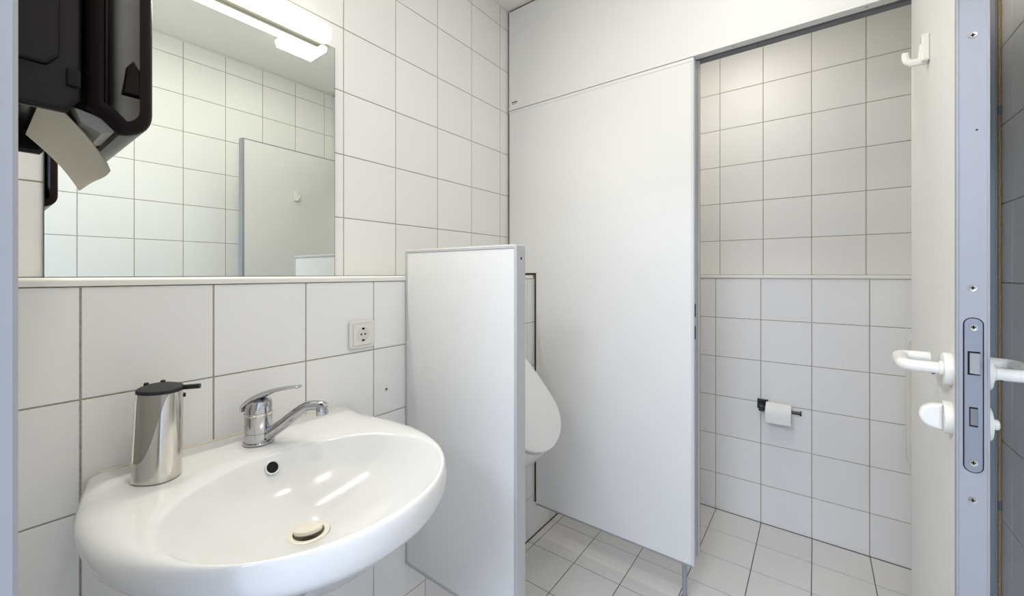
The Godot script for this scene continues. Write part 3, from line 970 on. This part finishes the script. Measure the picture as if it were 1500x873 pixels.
func build_towel_dispenser() -> void:
	var t := thing("towel_dispenser", "black smoked-plastic roll towel dispenser mounted beside the mirror", "towel dispenser", Vector3(-0.7725, 1.371, 0.03))
	# side profile in (depth from the wall, height); prism runs along x
	var B := Basis(Vector3(0, 0, -1), Vector3(0, 1, 0), Vector3(1, 0, 0))   # local x -> -z, y -> y, z -> x
	var W := 0.1375
	var back := PackedVector2Array([Vector2(0.0, 0.014), Vector2(0.094, 0.014), Vector2(0.106, 0.030), Vector2(0.106, 0.372), Vector2(0.0, 0.372)])
	var mid := PackedVector2Array([Vector2(0.0, 0.046), Vector2(0.106, 0.046), Vector2(0.106, 0.370), Vector2(0.0, 0.370)])
	obj("housing", xf(s_prism(mid, -W + 0.012, W - 0.016), Transform3D(B, Vector3.ZERO)), M.smoke, t)
	obj("side_panel", xf(s_prism(back, W - 0.018, W - 0.004, 0.006, 3), Transform3D(B, Vector3.ZERO)), M.smoke, t)
	obj("side_panel", xf(s_prism(back, -W + 0.002, -W + 0.016, 0.006, 3), Transform3D(B, Vector3.ZERO)), M.smoke, t)
	# raised flat cheek on the side
	var cheek := PackedVector2Array([Vector2(0.0, 0.058), Vector2(0.080, 0.058), Vector2(0.089, 0.070), Vector2(0.091, 0.34), Vector2(0.0, 0.34)])
	obj("side_cheek", xf(s_prism(cheek, W - 0.006, W + 0.0015, 0.0035, 3), Transform3D(B, Vector3.ZERO)), M.smoke, t)
	# hinged front cover with rounded lower edge
	var cov := PackedVector2Array([Vector2(0.108, 0.024), Vector2(0.122, 0.017)])
	for k in 9:
		var a := -PI / 2 + PI / 2 * k / 8
		cov.append(Vector2(0.136 + 0.030 * cos(a), 0.032 + 0.030 * sin(a)))
	for k in 7:
		var a := PI / 2 * k / 6
		cov.append(Vector2(0.140 + 0.026 * cos(a), 0.346 + 0.026 * sin(a)))
	cov.append(Vector2(0.108, 0.372))
	var cv := obj("front_cover", xf(s_prism(cov, -W, W, 0.014, 5), Transform3D(B, Vector3.ZERO)), M.smoke_cover, t, 50.0)
	obj("cover_ridge", xf(s_prism(PackedVector2Array([Vector2(0.138, 0.050), Vector2(0.141, 0.080), Vector2(0.147, 0.090), Vector2(0.153, 0.080), Vector2(0.155, 0.050)]), W - 0.016, W - 0.0005, 0.003, 2), Transform3D(B, Vector3.ZERO)), M.smoke_cover, cv)
	obj("lock", s_box(Vector3(W - 0.004, 0.042, -0.104), Vector3(W + 0.0006, 0.060, -0.094), 0.001), M.void_, t)
	# mouth under the housing: far lip, tear bar and jaws
	obj("tear_bar", cat([
		xf(s_prism(PackedVector2Array([Vector2(0.100, 0.024), Vector2(0.106, 0.008), Vector2(0.122, 0.000), Vector2(0.134, 0.006), Vector2(0.128, 0.018)]), 0.040, 0.124, 0.002, 2), Transform3D(B, Vector3.ZERO))]), M.grey_plastic, t)
	obj("guide_plate", xf(s_prism(PackedVector2Array([Vector2(0.004, 0.044), Vector2(0.010, 0.003), Vector2(0.044, 0.001), Vector2(0.052, 0.044)]), 0.085, 0.1175, 0.002, 2), Transform3D(B, Vector3.ZERO)), M.grey_plastic, t)
	obj("guide_plate", xf(s_prism(PackedVector2Array([Vector2(0.012, 0.044), Vector2(0.020, 0.004), Vector2(0.050, 0.003), Vector2(0.058, 0.044)]), -0.1195, -0.112, 0.002, 2), Transform3D(B, Vector3.ZERO)), M.grey_plastic, t)
	obj("paper_roller", s_tube([Vector3(-0.118, 0.036, -0.060), Vector3(0.112, 0.036, -0.060)], 0.008, 14), M.black_matt, t)
	obj("lower_lip", s_tube([Vector3(-0.126, 0.018, -0.134), Vector3(-0.124, 0.018, -0.136), Vector3(0.02, 0.018, -0.136), Vector3(0.026, 0.018, -0.134)], [0.008, 0.014, 0.014, 0.007], 16), M.smoke, t)
	# the paper towel hanging out
	var tw := thing("paper_towel", "cream paper towel hanging out of the black dispenser", "paper towel", Vector3(-0.7700, 1.34, -0.07))
	var s := PackedVector3Array()
	var n := 14
	var pts := []
	for i in n + 1:
		var f := float(i) / n
		var z := lerpf(0.020, -0.031, f) - 0.005 * sin(PI * f)
		var y := lerpf(0.0655, -0.004, f)
		var row := []
		for j in 9:
			var g := float(j) / 8
			row.append(Vector3(lerpf(-0.106, 0.109, g), y + (0.003 * sin(g * 5.0) if i == n else 0.0), z - 0.004 * f * sin(g * PI)))
		pts.append(row)
	for side in 2:
		var off := Vector3(0, 0.0, 0.0005) * (1 if side == 0 else -1)
		for i in n:
			for j in 8:
				var a: Vector3 = pts[i][j] + off
				var b: Vector3 = pts[i][j + 1] + off
				var c: Vector3 = pts[i + 1][j + 1] + off
				var d: Vector3 = pts[i + 1][j] + off
				s.append_array([a, b, c, a, c, d] if side == 0 else [a, c, b, a, d, c])
	obj("sheet", oriented(s), M.towel, tw)

func build_urinal() -> void:
	var t := thing("urinal", "white ceramic urinal with its lid closed, behind the low screen", "urinal", Vector3(XL, 0, -1.215))
	# the lid's plane runs from the wall at the top down to the front lip
	var top := Vector2(0.055, 0.985)
	var tip := Vector2(0.305, 0.600)
	var prof := func(f: float) -> float:
		# half width along the lid, f 0 at the top, 1 at the lip: a drop
		return 0.165 * pow(sin(PI * pow(clampf(f, 0.0, 1.0), 0.62) * 0.5 + 0.0), 1.0) if f < 0.72 else 0.165 * sin(PI * pow(0.72, 0.62) * 0.5) * sqrt(maxf(0.0, 1.0 - pow((f - 0.72) / 0.28, 2.0)))
	var rim := []
	var m := 26
	var idx := []
	for k in m + 1:
		idx.append(0.5 - 0.5 * cos(PI * k / m))
	var make := func(scale: float, drop: float, push: float) -> PackedVector3Array:
		var q := PackedVector3Array()
		for side in [1.0, -1.0]:
			for k in m + 1:
				if side < 0 and (k == 0 or k == m):
					continue
				var f: float = idx[k] if side > 0 else idx[m - k]
				var h: float = maxf(0.012, prof.call(f)) if f < 0.5 else prof.call(f)
				var c := top.lerp(tip, 0.5 + (f - 0.5) * scale)
				q.append(Vector3(c.x + push, c.y + drop, -side * h * scale))
		return q
	var lidn := Vector2(0.42, 0.25).normalized()
	var lid := []
	for e in [[0.985, -0.010], [1.0, -0.008], [1.004, -0.002], [1.0, 0.003], [0.985, 0.0055], [0.9, 0.007], [0.6, 0.009], [0.25, 0.0095]]:
		lid.append(make.call(e[0], lidn.y * e[1], lidn.x * e[1]))
	obj("lid", s_loft(lid), M.ceramic, t, 60.0)
	var bowl := []
	for e in [[0.975, -0.010, 0.0], [0.970, -0.026, 0.05], [0.955, -0.060, 0.15], [0.92, -0.098, 0.30], [0.86, -0.135, 0.48], [0.76, -0.168, 0.68], [0.62, -0.190, 0.88]]:
		var q: PackedVector3Array = make.call(e[0], lidn.y * -0.010 + e[1], lidn.x * -0.010)
		for j in q.size():
			q[j].x = maxf(0.0005, lerpf(q[j].x, 0.02, e[2]))
		bowl.append(q)
	obj("bowl", s_loft(bowl), M.ceramic, t, 60.0)
	obj("back_plate", xf(s_prism(round_rect(0.27, 0.50, 0.09, 8), 0.0005, 0.050, 0.012, 3), Transform3D(Basis(Vector3(0, 0, -1), Vector3(0, 1, 0), Vector3(1, 0, 0)), Vector3(0, 0.78, 0))), M.ceramic, t)

func build_socket() -> void:
	var t := thing("power_socket", "white power socket on the tiles right of the basin", "socket", Vector3(XL, 1.0395, -0.6790))
	var B := Basis(Vector3(0, 0, -1), Vector3(0, 1, 0), Vector3(1, 0, 0))
	var R := Transform3D(B, Vector3.ZERO)
	var X := Vector3.RIGHT
	obj("frame", xf(s_prism(round_rect(0.0800, 0.0800, 0.009, 6), 0.0, 0.010, 0.004, 3), R), M.nylon, t)
	obj("insert_gap", xf(s_prism(round_rect(0.0620, 0.0620, 0.0045, 5), 0.0, 0.0103), R), M.grout, t)
	var ins := obj("insert", xf(s_prism(round_rect(0.0606, 0.0606, 0.004, 5), 0.0, 0.0125, 0.001, 1), R), M.nylon, t)
	# round recess: a raised lip with the cup set back inside
	obj("cup_wall", s_lathe(Vector3.ZERO, X, [[0.0215, 0.0126], [0.0212, 0.0134], [0.0198, 0.0134], [0.0194, 0.0128]], 40, false, false), M.nylon, ins)
	obj("cup_floor", s_lathe(Vector3.ZERO, X, [[0.0196, 0.0125], [0.0196, 0.0128]], 40), M.cup, ins)
	for z in [-0.0062, 0.0062]:
		obj("pin_hole", s_lathe(Vector3(0.0127, 0.0005, z - 0.0), X, [[0.0027, 0.0], [0.0027, 0.0004]], 16), M.void_, ins)
	for y in [-0.0165, 0.0165]:
		obj("earth_clip", s_box(Vector3(0.0127, y - 0.0026, -0.0045), Vector3(0.0136, y + 0.0026, 0.0045), 0.0004), M.void_, ins)
	# old wall plug in the tile near the divider
	var p := thing("wall_plug", "small old screw plug in the tile below the socket", "wall plug", Vector3(XL, 0.8608, -0.7665))
	obj("plug_collar", s_lathe(Vector3.ZERO, X, [[0.0064, 0.0], [0.0060, 0.0012], [0.0036, 0.0016]], 16), M.silicone, p)
	obj("plug_hole", s_lathe(Vector3(0.0014, 0.0008, 0.001), X, [[0.0033, 0.0], [0.0033, 0.0005]], 12), M.gap, p)

func build_roll_holder() -> void:
	var t := thing("paper_holder", "black toilet paper holder on the cubicle rear wall", "paper holder", Vector3(-0.206, 0.5815, ZL))
	var pl := obj("wall_plate", s_box(Vector3(-0.0225, -0.0235, 0.0), Vector3(0.0225, 0.0235, 0.009), 0.0015), M.black, t)
	obj("plate_bolt", s_lathe(Vector3(0.0, -0.026, 0.014), Vector3.BACK, [[0.008, -0.006], [0.008, 0.006], [0.006, 0.008]], 16), M.black, pl)
	obj("arm", s_box(Vector3(-0.012, -0.020, 0.008), Vector3(0.010, 0.006, 0.064), 0.002), M.black, t)
	obj("bar", s_tube([Vector3(-0.004, -0.0040, 0.055), Vector3(0.150, -0.0040, 0.055)], 0.0075, 18), M.black, t)
	obj("bar_end", s_lathe(Vector3(0.148, -0.0040, 0.055), Vector3.RIGHT, [[0.0105, 0.0], [0.0110, 0.001], [0.0110, 0.006], [0.010, 0.007]], 20), M.black, t)
	var r := thing("toilet_roll", "white toilet roll hanging on the black holder", "toilet roll", Vector3(-0.188, 0.5650, ZL + 0.055))
	var X := Vector3.RIGHT
	obj("paper", s_lathe(Vector3.ZERO, X, [[0.0220, 0.0], [0.0425, 0.0], [0.0435, 0.001], [0.0435, 0.098], [0.0425, 0.099], [0.0220, 0.099], [0.0220, 0.0]], 48, false, false), M.tissue, r)
	obj("core", s_lathe(Vector3.ZERO, X, [[0.0220, 0.0], [0.0220, 0.099], [0.0204, 0.099], [0.0204, 0.0], [0.0220, 0.0]], 32, false, false), M.towel, r)
	obj("loose_sheet", s_box(Vector3(0.001, -0.040, 0.0432), Vector3(0.098, 0.0, 0.0440)), M.tissue, r)

func build_toilet() -> void:
	var t := thing("toilet", "white wall-hung toilet with raised lid, mostly hidden behind the door", "toilet", Vector3(0.487, 0, ZL))
	var loops := []
	for e in [[0.07, 0.075, 0.14], [0.10, 0.10, 0.20], [0.13, 0.20, 0.30], [0.165, 0.32, 0.36], [0.18, 0.40, 0.39], [0.182, 0.42, 0.40], [0.16, 0.42, 0.40]]:
		var q := PackedVector3Array()
		for j in 40:
			var a := TAU * j / 40
			var z: float = cos(a) * 0.27 * e[2] / 0.4 + 0.27 * e[2] / 0.4
			q.append(Vector3(sin(a) * e[0] * (1.0 if cos(a) > 0 else 1.0), e[1], maxf(0.001, z)))
		loops.append(q)
	obj("bowl", s_loft(loops), M.ceramic, t, 60.0)
	var lidp := PackedVector2Array()
	for p in round_rect(0.384, 0.545, 0.050, 8):
		lidp.append(p)
	obj("lid", xf(s_prism(lidp, 0.0, 0.020, 0.008, 4), Transform3D(Basis(Vector3.RIGHT, deg_to_rad(-2.0)), Vector3(0, 0.695, 0.013))), M.nylon, t, 60.0)
	obj("seat", xf(s_prism(round_rect(0.350, 0.470, 0.12, 8), 0.0, 0.018, 0.006, 3), Transform3D(Basis(Vector3.RIGHT, deg_to_rad(-2.0)), Vector3(0.01, 0.665, 0.034))), M.nylon, t, 60.0)
